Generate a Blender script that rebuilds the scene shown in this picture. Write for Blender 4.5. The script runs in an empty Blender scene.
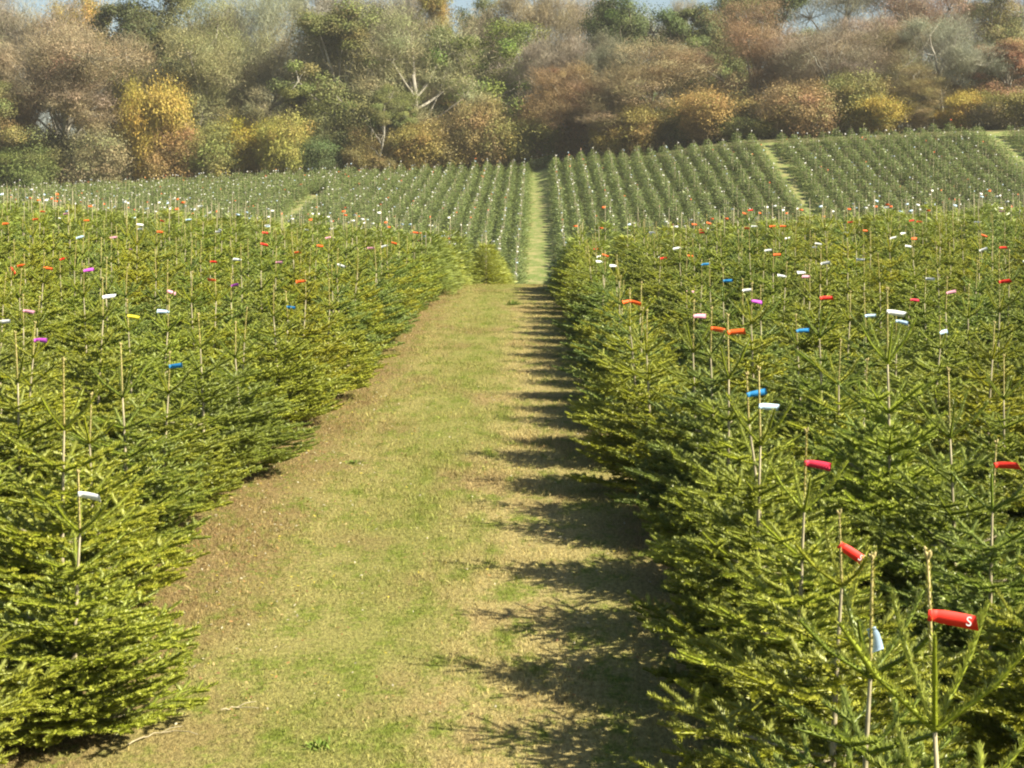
import bpy, math, random
import numpy as np
from mathutils import Vector, Matrix

R = math.radians
rng = np.random.default_rng(7)
random.seed(7)
SC = bpy.context.scene
COL = SC.collection

# ------------------------------------------------------------------ camera
CAM_H = 2.6
F = 1600.0            # focal length in pixels at 1024 wide
VPX, VPY = 537.0, 179.0
cam_d = bpy.data.cameras.new('camera')
cam_d.sensor_width = 36.0
cam_d.lens = 36.0 * F / 1024.0
cam_d.shift_x = -(VPX - 512) / 1024.0
cam_d.shift_y = -(384 - VPY) / 1024.0
cam_d.clip_start = 0.1
cam_d.clip_end = 5000
cam = bpy.data.objects.new('camera', cam_d)
cam.location = (0, 0, CAM_H)
cam.rotation_euler = (R(90), 0, 0)
COL.objects.link(cam)
SC.camera = cam

# ------------------------------------------------------------------ terrain
_ys = [-400, 36, 41, 45, 50, 60, 70, 80, 88, 97, 154, 175, 200, 260, 400, 3000]
_zs = [0, 0, -.10, -.45, -1.1, -2.5, -3.85, -4.5, -4.1, -3.2, 3.3, 5.4, 7.2, 10, 12, 12]
_fy = np.arange(-400, 3000, .5)
_fz = np.interp(_fy, _ys, _zs)
_k = np.ones(9) / 9
_fz = np.convolve(np.pad(_fz, 4, mode='edge'), _k, mode='valid')


def sstep(x, a, b):
    t = np.clip((x - a) / (b - a), 0, 1)
    return t * t * (3 - 2 * t)


def terrain(x, y):
    x = np.asarray(x, float); y = np.asarray(y, float)
    ye = np.interp(x, [-60, 1, 10, 20, 60], [156, 156, 144, 138, 137])
    y = np.where(y > ye, ye + (y - ye) * .12, y)
    sh = np.clip(.5 * (np.abs(x) - 2.5), 0, 7) * (1 - sstep(y, 60, 88))
    z = np.interp(y - sh, _fy, _fz)
    z = z + .045 * np.clip(np.abs(x) - 3, 0, 14) * sstep(y, 18, 40) * (1 - sstep(y, 60, 90))
    G = np.interp(x, [-60, -23, 0, 10, 19, 38, 60], [-.055, -.017, 0, .06, .122, .15, .16])
    z = z + G * np.clip(np.minimum(y, 185) - 102, 0, None)
    z = z + .03 * np.sin(x * .9 + 1.3) * np.sin(y * .37) * sstep(np.abs(x), .2, 3)
    return z


def field_end(x):
    return float(np.interp(x, [-60, 1, 10, 20, 60], [154, 154, 142, 136, 135]))


# ------------------------------------------------------------------ helpers
def link(o, parent=None):
    COL.objects.link(o)
    if parent is not None:
        o.parent = parent
    return o


def tag(o, label=None, cat=None, group=None, kind=None):
    if label: o['label'] = label
    if cat: o['category'] = cat
    if group: o['group'] = group
    if kind: o['kind'] = kind
    return o


def mesh_np(name, V, Q, mats, mi=None, C=None, smooth=False):
    """V (n,3), Q (m,4) quads (a repeated last index is a triangle is not used) -> mesh"""
    V = np.asarray(V, np.float32); Q = np.asarray(Q, np.int32)
    me = bpy.data.meshes.new(name)
    me.vertices.add(len(V)); me.vertices.foreach_set('co', V.ravel())
    k = Q.shape[1]
    me.loops.add(Q.size); me.loops.foreach_set('vertex_index', Q.ravel())
    me.polygons.add(len(Q))
    me.polygons.foreach_set('loop_start', np.arange(0, Q.size, k, dtype=np.int32))
    me.polygons.foreach_set('loop_total', np.full(len(Q), k, np.int32))
    if smooth:
        me.polygons.foreach_set('use_smooth', np.ones(len(Q), bool))
    for m in mats: me.materials.append(m)
    if mi is not None:
        me.polygons.foreach_set('material_index', np.asarray(mi, np.int32))
    if C is not None:
        a = me.color_attributes.new('Col', 'FLOAT_COLOR', 'POINT')
        c4 = np.ones((len(V), 4), np.float32); c4[:, :3] = C
        a.data.foreach_set('color', c4.ravel())
    me.update(calc_edges=True)
    return me


class Geo:
    """collects quads with a colour and a material slot"""
    def __init__(self): self.V = []; self.Q = []; self.C = []; self.M = []; self.n = 0

    def add(self, V, Q, C, m=0):
        V = np.asarray(V, float).reshape(-1, 3); Q = np.asarray(Q, int).reshape(-1, 4)
        C = np.asarray(C, float)
        if C.ndim == 1: C = np.tile(C, (len(V), 1))
        self.V.append(V); self.Q.append(Q + self.n); self.C.append(C)
        self.M.append(np.full(len(Q), m)); self.n += len(V)

    def add_geo(self, g, M3=None, t=None, cm=None):
        if not g.V: return
        V = np.concatenate(g.V)
        if M3 is not None: V = V @ M3.T
        if t is not None: V = V + t
        C = np.concatenate(g.C)
        if cm is not None: C = C * cm
        self.V.append(V); self.Q.append(np.concatenate(g.Q) + self.n); self.C.append(C)
        self.M.append(np.concatenate(g.M)); self.n += len(V)

    def pack(self):
        self.V = [np.concatenate(self.V)]; self.Q = [np.concatenate(self.Q)]
        self.C = [np.concatenate(self.C)]; self.M = [np.concatenate(self.M)]
        return self

    def mesh(self, name, mats, smooth=False):
        self.pack()
        return mesh_np(name, self.V[0], self.Q[0], mats, self.M[0], self.C[0], smooth)


def tube(g, P, rad, col, m=0, sides=5, cap=True):
    P = np.asarray(P, float); rad = np.broadcast_to(rad, (len(P),)).astype(float)
    T = np.gradient(P, axis=0); T /= np.linalg.norm(T, axis=1)[:, None] + 1e-9
    ref = np.array([0, 0, 1.]) if abs(T[0][2]) < .8 else np.array([1., 0, 0])
    A = np.cross(T, ref); A /= np.linalg.norm(A, axis=1)[:, None] + 1e-9
    B = np.cross(T, A)
    ph = np.linspace(0, 2 * np.pi, sides, endpoint=False)
    V = P[:, None, :] + rad[:, None, None] * (np.cos(ph)[None, :, None] * A[:, None, :] + np.sin(ph)[None, :, None] * B[:, None, :])
    n = len(P); idx = np.arange(n * sides).reshape(n, sides)
    a = idx[:-1]; b = idx[1:]
    Q = np.stack([a, np.roll(a, -1, 1), np.roll(b, -1, 1), b], -1).reshape(-1, 4)
    V = V.reshape(-1, 3)
    if cap and sides >= 4:
        Q = np.vstack([Q, [idx[-1][0], idx[-1][1], idx[-1][2], idx[-1][3]]])
    g.add(V, Q, col, m)


def unit(v):
    v = np.asarray(v, float)
    return v / (np.linalg.norm(v, axis=-1, keepdims=True) + 1e-12)


# ------------------------------------------------------------------ materials
def new_mat(name):
    m = bpy.data.materials.new(name); m.use_nodes = True
    nt = m.node_tree; nt.nodes.clear()
    out = nt.nodes.new('ShaderNodeOutputMaterial')
    b = nt.nodes.new('ShaderNodeBsdfPrincipled')
    nt.links.new(b.outputs[0], out.inputs['Surface'])
    return m, nt, b, out


def N(nt, t, **kw):
    n = nt.nodes.new(t)
    for k, v in kw.items():
        if k in n.inputs.keys() if hasattr(n.inputs, 'keys') else False:
            n.inputs[k].default_value = v
        else:
            setattr(n, k, v)
    return n


def mixc(nt, f, a, b, mode='MIX'):
    n = nt.nodes.new('ShaderNodeMix'); n.data_type = 'RGBA'; n.blend_type = mode
    for i, v in ((0, f), (6, a), (7, b)):
        if isinstance(v, bpy.types.NodeSocket): nt.links.new(v, n.inputs[i])
        elif i == 0: n.inputs[0].default_value = v
        else: n.inputs[i].default_value = (*v, 1) if len(v) == 3 else v
    return n.outputs[2]


def mathn(nt, op, a, b=0., clamp=False):
    n = nt.nodes.new('ShaderNodeMath'); n.operation = op; n.use_clamp = clamp
    for i, v in ((0, a), (1, b)):
        if isinstance(v, bpy.types.NodeSocket): nt.links.new(v, n.inputs[i])
        else: n.inputs[i].default_value = v
    return n.outputs[0]


def noise(nt, vec, scale, detail=3, rough=.55):
    n = nt.nodes.new('ShaderNodeTexNoise')
    n.inputs['Scale'].default_value = scale; n.inputs['Detail'].default_value = detail
    n.inputs['Roughness'].default_value = rough
    if vec is not None: nt.links.new(vec, n.inputs['Vector'])
    return n.outputs['Fac']


def ramp(nt, f, a, b):
    n = nt.nodes.new('ShaderNodeMapRange'); n.interpolation_type = 'SMOOTHSTEP'
    nt.links.new(f, n.inputs[0]); n.inputs[1].default_value = a; n.inputs[2].default_value = b
    return n.outputs[0]


def scaled(nt, vec, s):
    n = nt.nodes.new('ShaderNodeVectorMath'); n.operation = 'MULTIPLY'
    nt.links.new(vec, n.inputs[0]); n.inputs[1].default_value = s
    return n.outputs[0]


def foliage_mat(name, under=None, rough=.45, spec=.4, transl=.15, obj_col=False, vary=.18):
    m, nt, b, out = new_mat(name)
    at = nt.nodes.new('ShaderNodeVertexColor'); at.layer_name = 'Col'
    oi = nt.nodes.new('ShaderNodeObjectInfo')
    c = at.outputs['Color']
    if obj_col: c = mixc(nt, 1., c, oi.outputs['Color'], 'MULTIPLY')
    r = mathn(nt, 'MULTIPLY_ADD', oi.outputs['Random'], vary)
    nt.nodes[-1].inputs[2].default_value = 1 - vary / 2
    vm = nt.nodes.new('ShaderNodeVectorMath'); vm.operation = 'SCALE'
    nt.links.new(c, vm.inputs[0]); nt.links.new(r, vm.inputs['Scale']); c = vm.outputs[0]
    if under is not None:
        # some plants are yellower, some bluer
        hue = nt.nodes.new('ShaderNodeMath'); hue.operation = 'FRACT'
        nt.links.new(mathn(nt, 'MULTIPLY', oi.outputs['Random'], 7.31), hue.inputs[0])
        c = mixc(nt, 1., c, mixc(nt, hue.outputs[0], (.95, 1.0, 1.2), (1.32, 1.12, .75)), 'MULTIPLY')
        ge = nt.nodes.new('ShaderNodeNewGeometry')
        c = mixc(nt, mathn(nt, 'MULTIPLY', ge.outputs['Backfacing'], .28), c, under)
    nt.links.new(c, b.inputs['Base Color'])
    b.inputs['Roughness'].default_value = rough
    b.inputs['Specular IOR Level'].default_value = spec
    if transl > 0:
        tr = nt.nodes.new('ShaderNodeBsdfTranslucent'); nt.links.new(c, tr.inputs['Color'])
        mx = nt.nodes.new('ShaderNodeMixShader'); mx.inputs[0].default_value = transl
        nt.links.new(b.outputs[0], mx.inputs[1]); nt.links.new(tr.outputs[0], mx.inputs[2])
        nt.links.new(mx.outputs[0], out.inputs['Surface'])
    return m


M_NEEDLE = foliage_mat('fir_needles', under=(.24, .30, .13), rough=.42, spec=.45, transl=.18, vary=.36)
M_LEAF = foliage_mat('autumn_leaves', rough=.6, spec=.25, transl=.2, obj_col=True, vary=.1)
M_GRASSBLADE = None


def bark_mat(name, c1, c2, scale, use_col=False):
    m, nt, b, out = new_mat(name)
    tc = nt.nodes.new('ShaderNodeTexCoord')
    n1 = noise(nt, scaled(nt, tc.outputs['Object'], (1, 1, .25)), scale, 5, .65)
    c = mixc(nt, ramp(nt, n1, .35, .65), c1, c2)
    nt.links.new(c, b.inputs['Base Color']); b.inputs['Roughness'].default_value = .8
    bp = nt.nodes.new('ShaderNodeBump'); bp.inputs['Strength'].default_value = .4
    nt.links.new(n1, bp.inputs['Height']); nt.links.new(bp.outputs[0], b.inputs['Normal'])
    return m


M_STEM = bark_mat('young_fir_bark', (.42, .36, .22), (.26, .22, .13), 60)
M_LEADER = bark_mat('leader_bark', (.46, .36, .15), (.33, .28, .10), 90)
M_TRUNK = bark_mat('pale_bark', (.36, .33, .26), (.15, .13, .09), 3)
M_TRUNKD = bark_mat('dark_bark', (.20, .17, .12), (.10, .085, .06), 3)


def plain_mat(name, c, rough=.4, spec=.5, var=.1):
    m, nt, b, out = new_mat(name)
    tc = nt.nodes.new('ShaderNodeTexCoord')
    n1 = noise(nt, tc.outputs['Object'], 40, 3)
    c2 = tuple(x * (1 - var) for x in c)
    nt.links.new(mixc(nt, n1, c, c2), b.inputs['Base Color'])
    b.inputs['Roughness'].default_value = rough; b.inputs['Specular IOR Level'].default_value = spec
    return m


TAGC = dict(red=(.80, .035, .02), orange=(.85, .13, .02), white=(.80, .80, .78), paleblue=(.50, .66, .82),
            blue=(.03, .25, .55), magenta=(.50, .08, .50), crimson=(.65, .03, .07), pink=(.65, .30, .38), yellow=(.78, .68, .05))
TAGN = dict(red='red', orange='orange', white='white', paleblue='pale blue', blue='blue', magenta='magenta',
            crimson='crimson', pink='pink', yellow='yellow')
TAGM = {k: plain_mat(k + '_plastic', v, .6, .3) for k, v in TAGC.items()}
M_INK = plain_mat('white_ink', (.85, .85, .85), .5)


# ---- grass colour shared by the ground sheet and the blades (position based)
def grass_colour(nt, bright=1.0):
    ge = nt.nodes.new('ShaderNodeNewGeometry')
    pos = ge.outputs['Position']
    big = noise(nt, scaled(nt, pos, (1.1, .55, 0)), .9, 4, .6)
    med = noise(nt, scaled(nt, pos, (1.5, .75, 0)), 2.6, 4, .65)
    fine = noise(nt, scaled(nt, pos, (1., 1., 0)), 14, 4, .7)
    sx = nt.nodes.new('ShaderNodeSeparateXYZ'); nt.links.new(pos, sx.inputs[0])
    x = sx.outputs[0]
    wob = mathn(nt, 'MULTIPLY_ADD', big, 1.6); nt.nodes[-1].inputs[2].default_value = -.8
    xw = mathn(nt, 'ADD', x, wob)
    g = (.205 * bright, .245 * bright, .040 * bright)
    s = (.45 * bright, .37 * bright, .15 * bright)
    br = (.30 * bright, .195 * bright, .095 * bright)
    straw = mathn(nt, 'MULTIPLY_ADD', med, .75)
    f1 = ramp(nt, mathn(nt, 'ADD', mathn(nt, 'MULTIPLY', med, .6), mathn(nt, 'MULTIPLY', fine, .4)), .37, .55)
    band = ramp(nt, xw, -1.0, .1)            # strawier towards the right of the path
    f1 = mathn(nt, 'MULTIPLY', f1, mathn(nt, 'ADD', mathn(nt, 'MULTIPLY', band, .5), .62), True)
    wave = nt.nodes.new('ShaderNodeMath'); wave.operation = 'SINE'
    nt.links.new(mathn(nt, 'MULTIPLY', mathn(nt, 'ADD', x, mathn(nt, 'MULTIPLY', big, 1.1)), 4.2), wave.inputs[0])
    f1 = mathn(nt, 'MULTIPLY', f1, mathn(nt, 'ADD', mathn(nt, 'MULTIPLY', wave.outputs[0], .20), .93), True)
    c = mixc(nt, f1, g, s)
    lb = mathn(nt, 'SUBTRACT', 1., ramp(nt, xw, -2.15, -1.55))
    rb = ramp(nt, xw, .3, 1.2)
    edge = mathn(nt, 'MAXIMUM', lb, rb)
    edge = mathn(nt, 'MAXIMUM', edge, mathn(nt, 'MULTIPLY', ramp(nt, big, .50, .66), .6))
    edge = mathn(nt, 'MULTIPLY', edge, ramp(nt, mathn(nt, 'ADD', mathn(nt, 'MULTIPLY', fine, .6), mathn(nt, 'MULTIPLY', med, .4)), .36, .54))
    c = mixc(nt, mathn(nt, 'MULTIPLY', edge, .75), c, br)
    speck = noise(nt, scaled(nt, pos, (1., .6, 0)), 38, 2, .7)
    vs_ = nt.nodes.new('ShaderNodeVectorMath'); vs_.operation = 'SCALE'
    sp = mathn(nt, 'ADD', mathn(nt, 'MULTIPLY', ramp(nt, speck, .32, .68), .55), .72)
    nt.links.new(c, vs_.inputs[0]); nt.links.new(sp, vs_.inputs['Scale'])
    return vs_.outputs[0], fine


def ground_material():
    m, nt, b, out = new_mat('meadow_soil')
    ge = nt.nodes.new('ShaderNodeNewGeometry'); pos = ge.outputs['Position']
    n1 = noise(nt, pos, 1.2, 5, .6); n2 = noise(nt, pos, 9, 4, .7)
    c = mixc(nt, ramp(nt, n2, .35, .65), (.10, .075, .04), (.09, .11, .03))
    c = mixc(nt, mathn(nt, 'MULTIPLY', ramp(nt, n1, .45, .7), .6), c, (.22, .17, .08))
    nt.links.new(c, b.inputs['Base Color']); b.inputs['Roughness'].default_value = .95
    b.inputs['Specular IOR Level'].default_value = .1
    bp = nt.nodes.new('ShaderNodeBump'); bp.inputs['Strength'].default_value = .5; bp.inputs['Distance'].default_value = .05
    nt.links.new(n2, bp.inputs['Height']); nt.links.new(bp.outputs[0], b.inputs['Normal'])
    return m


def path_material():
    m, nt, b, out = new_mat('mown_grass')
    c, fine = grass_colour(nt, .78)
    nt.links.new(c, b.inputs['Base Color']); b.inputs['Roughness'].default_value = .95
    b.inputs['Specular IOR Level'].default_value = .1
    bp = nt.nodes.new('ShaderNodeBump'); bp.inputs['Strength'].default_value = .8; bp.inputs['Distance'].default_value = .03
    ge = nt.nodes.new('ShaderNodeNewGeometry')
    n2 = noise(nt, ge.outputs['Position'], 60, 3, .7)
    nt.links.new(n2, bp.inputs['Height']); nt.links.new(bp.outputs[0], b.inputs['Normal'])
    return m


def blade_material():
    m, nt, b, out = new_mat('grass_blades')
    c, fine = grass_colour(nt, 1.0)
    at = nt.nodes.new('ShaderNodeVertexColor'); at.layer_name = 'Col'
    c = mixc(nt, 1., c, at.outputs['Color'], 'MULTIPLY')
    nt.links.new(c, b.inputs['Base Color']); b.inputs['Roughness'].default_value = .6
    b.inputs['Specular IOR Level'].default_value = .2
    tr = nt.nodes.new('ShaderNodeBsdfTranslucent'); nt.links.new(c, tr.inputs['Color'])
    mx = nt.nodes.new('ShaderNodeMixShader'); mx.inputs[0].default_value = .25
    nt.links.new(b.outputs[0], mx.inputs[1]); nt.links.new(tr.outputs[0], mx.inputs[2])
    nt.links.new(mx.outputs[0], out.inputs['Surface'])
    return m


def far_path_material():
    m, nt, b, out = new_mat('far_grass')
    ge = nt.nodes.new('ShaderNodeNewGeometry'); pos = ge.outputs['Position']
    n1 = noise(nt, pos, 1.1, 4, .6); n2 = noise(nt, scaled(nt, pos, (1, .4, 1)), 5, 4, .7)
    c = mixc(nt, ramp(nt, n1, .42, .66), (.135, .18, .045), (.27, .25, .10))
    c = mixc(nt, mathn(nt, 'MULTIPLY', ramp(nt, n2, .45, .7), .5), c, (.33, .27, .14))
    nt.links.new(c, b.inputs['Base Color']); b.inputs['Roughness'].default_value = .95
    b.inputs['Specular IOR Level'].default_value = .1
    bp = nt.nodes.new('ShaderNodeBump'); bp.inputs['Strength'].default_value = .6; bp.inputs['Distance'].default_value = .06
    nt.links.new(noise(nt, pos, 14, 3, .7), bp.inputs['Height']); nt.links.new(bp.outputs[0], b.inputs['Normal'])
    return m


M_FARPATH = far_path_material()
M_GROUND = ground_material(); M_PATH = path_material(); M_BLADE = blade_material()


# ------------------------------------------------------------------ ground sheets
def sheet(name, xs, ys, mat, dz=0.):
    xs = np.asarray(xs); ys = np.asarray(ys)
    X, Y = np.meshgrid(xs, ys)
    if X.ndim == 2 and xs.ndim == 1:
        Z = terrain(X, Y) + dz
    V = np.stack([X, Y, Z], -1).reshape(-1, 3)
    idx = np.arange(X.size).reshape(X.shape)
    Q = np.stack([idx[:-1, :-1], idx[:-1, 1:], idx[1:, 1:], idx[1:, :-1]], -1).reshape(-1, 4)
    me = mesh_np(name, V, Q, [mat], smooth=True)
    o = link(bpy.data.objects.new(name, me)); tag(o, kind='structure'); return o


gx = np.concatenate([[-2500, -900, -400, -200, -130], np.arange(-90, 91, 1.0), [130, 200, 400, 900, 2500]])
gy = np.concatenate([[-900, -300, -100, -30, -10], np.arange(0, 205, 1.0), [220, 260, 320, 400, 700, 1500, 2900]])
sheet('ground', gx, gy, M_GROUND)
sheet('grass_path', np.arange(-2.75, 1.76, .25), np.arange(-6, 47.01, .5), M_PATH, .02)
sheet('grass_path', np.arange(-1.25, 1.76, .25), np.arange(47, 156.01, .5), M_FARPATH, .03)
sheet('side_path', np.arange(18.4, 21.41, .25), np.arange(92, 137.01, .5), M_FARPATH, .03)
sheet('side_path', np.arange(-20.6, -17.6, .25), np.arange(92, 140.01, .5), M_FARPATH, .03)
sheet('side_path', np.arange(37.4, 40.41, .25), np.arange(92, 137.01, .5), M_FARPATH, .03)

# ------------------------------------------------------------------ fir trees
GREENS = [np.array(c) * np.array([1.13, 1.1, 1.0]) for c in ((.180, .235, .020), (.152, .215, .026), (.212, .250, .018), (.150, .212, .038))]
YOUNG = np.array((.40, .42, .085))


def fir_skeleton(seed, H, Rm, whorls=7):
    """shoots: rows of p0(3) p1(3) up(3) tip-ness; leader p0,p1; wood: polylines"""
    r = np.random.default_rng(seed)
    lead = r.uniform(.26, .36)
    zt = H - lead
    shoots = []; wood = []
    zs = [zt]
    gap = r.uniform(.19, .25)
    while zs[-1] - gap > .10:
        zs.append(zs[-1] - gap); gap = gap * r.uniform(.80, 1.0)
        gap = max(gap, .105)
    nz = len(zs)
    lean = r.normal(0, .02, 2)

    def axis(z): return np.array([lean[0] * z * z, lean[1] * z * z, z])

    def grow(p, d, seglen, age, depth, up, wr):
        """recursive shoot; age = years of growth left"""
        pts = [p.copy()]
        for k in range(age):
            l = seglen * r.uniform(.85, 1.12)
            q = p + d * l
            tip = 1.0 if k == age - 1 else (.45 if k == age - 2 else 0.)
            shoots.append((*p, *q, *up, tip, depth))
            if depth < 2 and k < age - 1 or (depth < 1 and age == 1):
                rem = age - 1 - k
                if age > 1 and rem > 0:
                    for sg in (-1, 1):
                        if r.random() < .04: continue
                        side = unit(np.cross(d, up)) * sg
                        a = R(r.uniform(42, 60))
                        dd = unit(d * math.cos(a) + side * math.sin(a) + up * r.normal(.04, .07))
                        na = min(rem, 3 if depth == 0 else 1)
                        if depth == 0 and rem >= 2: na = min(rem, 3)
                        grow(q.copy(), dd, seglen * r.uniform(.68, .88), max(na, 1), depth + 1, unit(up + r.normal(0, .1, 3)), wr * .5)
            p = q; pts.append(p.copy())
            d = unit(d + np.array([0, 0, .07]) + r.normal(0, .03, 3))
        if depth < 2:
            wood.append((np.array(pts), wr))

    for i, z in enumerate(zs):
        age = min(i + 1, 6) if i else 1
        f = (i + .9) / (nz - .1)
        L = Rm * (1 - (1 - f) ** 1.45) * 1.02 if i > 0 else r.uniform(.20, .27)
        L = max(L, .19 + .06 * i)
        if i == nz - 2: L *= .90
        if i == nz - 1: L *= .74
        n = int(r.integers(5, 7)) if i else int(r.integers(4, 6))
        a0 = r.uniform(0, 6.28)
        for j in range(n):
            a = a0 + 6.283 * j / n + r.normal(0, .14)
            e = R(np.interp(i, [0, 1, 2, 4, 7], [42, 27, 18, 8, 2]) + r.normal(0, 5))
            d = np.array([math.cos(a) * math.cos(e), math.sin(a) * math.cos(e), math.sin(e)])
            up = unit(np.array([0, 0, 1.]) - d * d[2])
            Lb = L * r.uniform(.82, 1.12)
            if age == 1:
                p = axis(z); q = p + d * Lb * .6; q2 = q + unit(d + np.array([0, 0, .35])) * Lb * .45
                shoots.append((*p, *q, *up, 1., 0)); shoots.append((*q, *q2, *up, 1., 0))
                wood.append((np.array([p, q, q2]), .004))
            else:
                grow(axis(z), d, Lb / age, age, 0, up, .0035 + .0012 * age)
        # small branches between the whorls
        if i < nz - 1 and i >= 1:
            for j in range(int(r.integers(6, 9)) + (4 if i > 2 else 0)):
                zz = z - (zs[i] - zs[i + 1]) * r.uniform(.2, .85); a = r.uniform(0, 6.28)
                e = R(r.uniform(0, 30))
                d = np.array([math.cos(a) * math.cos(e), math.sin(a) * math.cos(e), math.sin(e)])
                up = unit(np.array([0, 0, 1.]) - d * d[2])
                grow(axis(zz), d, L * r.uniform(.45, .8) / 3, 3, 0 if i > 2 else 1, up, .003)
    return dict(shoots=np.array(shoots), wood=wood, zt=zt, H=H, axis=axis, r=r, nz=nz, zs=zs)


def needles(g, p0, p1, up, tip, dens, nl, nw, cols, r, radial=.75, fwd=.6, allround=False):
    """arrays of shoots -> needle quads (folded lozenges)"""
    L = np.linalg.norm(p1 - p0, axis=1)
    cnt = np.maximum((L * dens).astype(int), 3)
    ii = np.repeat(np.arange(len(L)), cnt); n = len(ii)
    t = r.random(n) * 1.03
    d = unit(p1 - p0)[ii]; U = unit(up[ii] - d * np.sum(up[ii] * d, 1, keepdims=True)); S = np.cross(d, U)
    ph = r.uniform(-math.pi, math.pi, n) if allround else r.normal(0, 1, n) * 1.3
    ph = np.clip(ph, -2.6, 2.6) if not allround else ph
    rad = np.cos(ph)[:, None] * U + np.sin(ph)[:, None] * S
    nd = unit(d * (fwd + r.normal(0, .15, n))[:, None] + rad * radial + U * .12)
    ref = d + U * (.6 * np.abs(np.sin(ph)))[:, None]
    w = unit(np.cross(nd, ref) + r.normal(0, .12, (n, 3)))
    ln = nl * r.uniform(.7, 1.15, n)[:, None] * (1 - .25 * (t > .93))[:, None]
    hw = nw * .5
    base = p0[ii] + (p1 - p0)[ii] * t[:, None]
    a = base; mid = base + nd * ln * .5; tipv = base + nd * ln
    V = np.stack([a, mid + w * hw, tipv, mid - w * hw], 1).reshape(-1, 3)
    Q = np.arange(n * 4).reshape(n, 4)
    c = cols[ii] * r.uniform(.8, 1.2, n)[:, None]
    g.add(V, Q, np.repeat(c, 4, 0), 0)


def shoot_cols(sh, base, r):
    n = len(sh); tip = sh[:, 9]
    v = r.uniform(.78, 1.2, n)[:, None]
    c = base[None, :] * v
    k = (tip * .38)[:, None]
    return c * (1 - k) + YOUNG[None, :] * v * k


def fir_proto(seed, H, Rm, dens, nl, nw, green, core=.0055):
    s = fir_skeleton(seed, H, Rm); r = s['r']; sh = s['shoots']
    g = Geo()
    needles(g, sh[:, 0:3], sh[:, 3:6], sh[:, 6:9], sh[:, 9], dens, nl, nw, shoot_cols(sh, green, r), r)
    # short inner needles clothe the twig itself
    for row in sh:
        a_, b_ = row[0:3], row[3:6]
        tube(g, [a_, b_ + (b_ - a_) * .06], [core, core * .6], green * r.uniform(.8, 1.1), 0, 4, cap=False)
    for P, wr in s['wood']:
        if wr > core: tube(g, P[:3], np.linspace(wr, core * .9, len(P[:3])), (1, 1, 1), 1, 4)
    crown = g.mesh('crown', [M_NEEDLE, M_STEM])
    gt = Geo(); zz = np.linspace(-.15, s['zt'], 9)
    P = np.array([s['axis'](max(z, 0)) + np.array([0, 0, min(z, 0)]) for z in zz])
    tube(gt, P, np.interp(zz, [0, s['zt']], [.018, .0050]), (1, 1, 1), 0, 7)
    trunk = gt.mesh('trunk', [M_STEM], True)
    gl = Geo(); p = s['axis'](s['zt']); q = p + np.array([r.normal(0, .012), r.normal(0, .012), H - s['zt']])
    tube(gl, np.array([p, p * .5 + q * .5, q]), [.0052, .0044, .0036], (1, 1, 1), 1, 6)
    # terminal buds
    for k in range(4):
        a = k * 1.57 + .4; e = q + np.array([math.cos(a) * .010, math.sin(a) * .010, .012 if k else .02])
        tube(gl, np.array([q - [0, 0, .004], q * .4 + e * .6, e]), [.004, .0055, .0015], (1, 1, 1), 1, 5)
    lc = np.array([[.30, .31, .06]])
    needles(gl, p[None], q[None], np.array([[1., 0, 0]]), np.ones(1), dens * .9, nl * .8, nw * .8, lc, r, radial=.45, fwd=.9, allround=True)
    leader = gl.mesh('leader', [M_NEEDLE, M_LEADER])
    # a few protos get extra upright shoots at the top whorl
    return dict(crown=crown, trunk=trunk, leader=leader, H=H, zt=s['zt'], p=p, q=q, n=len(sh))


def build_protos():
    P = {'hi': [], 'mid': [], 'low': []}
    for k in range(5): P['hi'].append(fir_proto(100 + k, 1.55, .80 + .03 * (k % 3), 880, .025, .0046, GREENS[k % 4], .008))
    for k in range(5): P['mid'].append(fir_proto(200 + k, 1.55, .80 + .03 * (k % 3), 420, .027, .0078, GREENS[k % 4], .009))
    for k in range(5): P['low'].append(fir_proto(300 + k, 1.55, .80 + .03 * (k % 3), 160, .030, .0140, GREENS[k % 4], .011))
    return P


PROTOS = build_protos()
print('shoots', [p['n'] for p in PROTOS['hi']], 'crown quads', [len(p['crown'].polygons) for p in PROTOS['hi']])

# --- tags (wrap-round labels with a flag)


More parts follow.
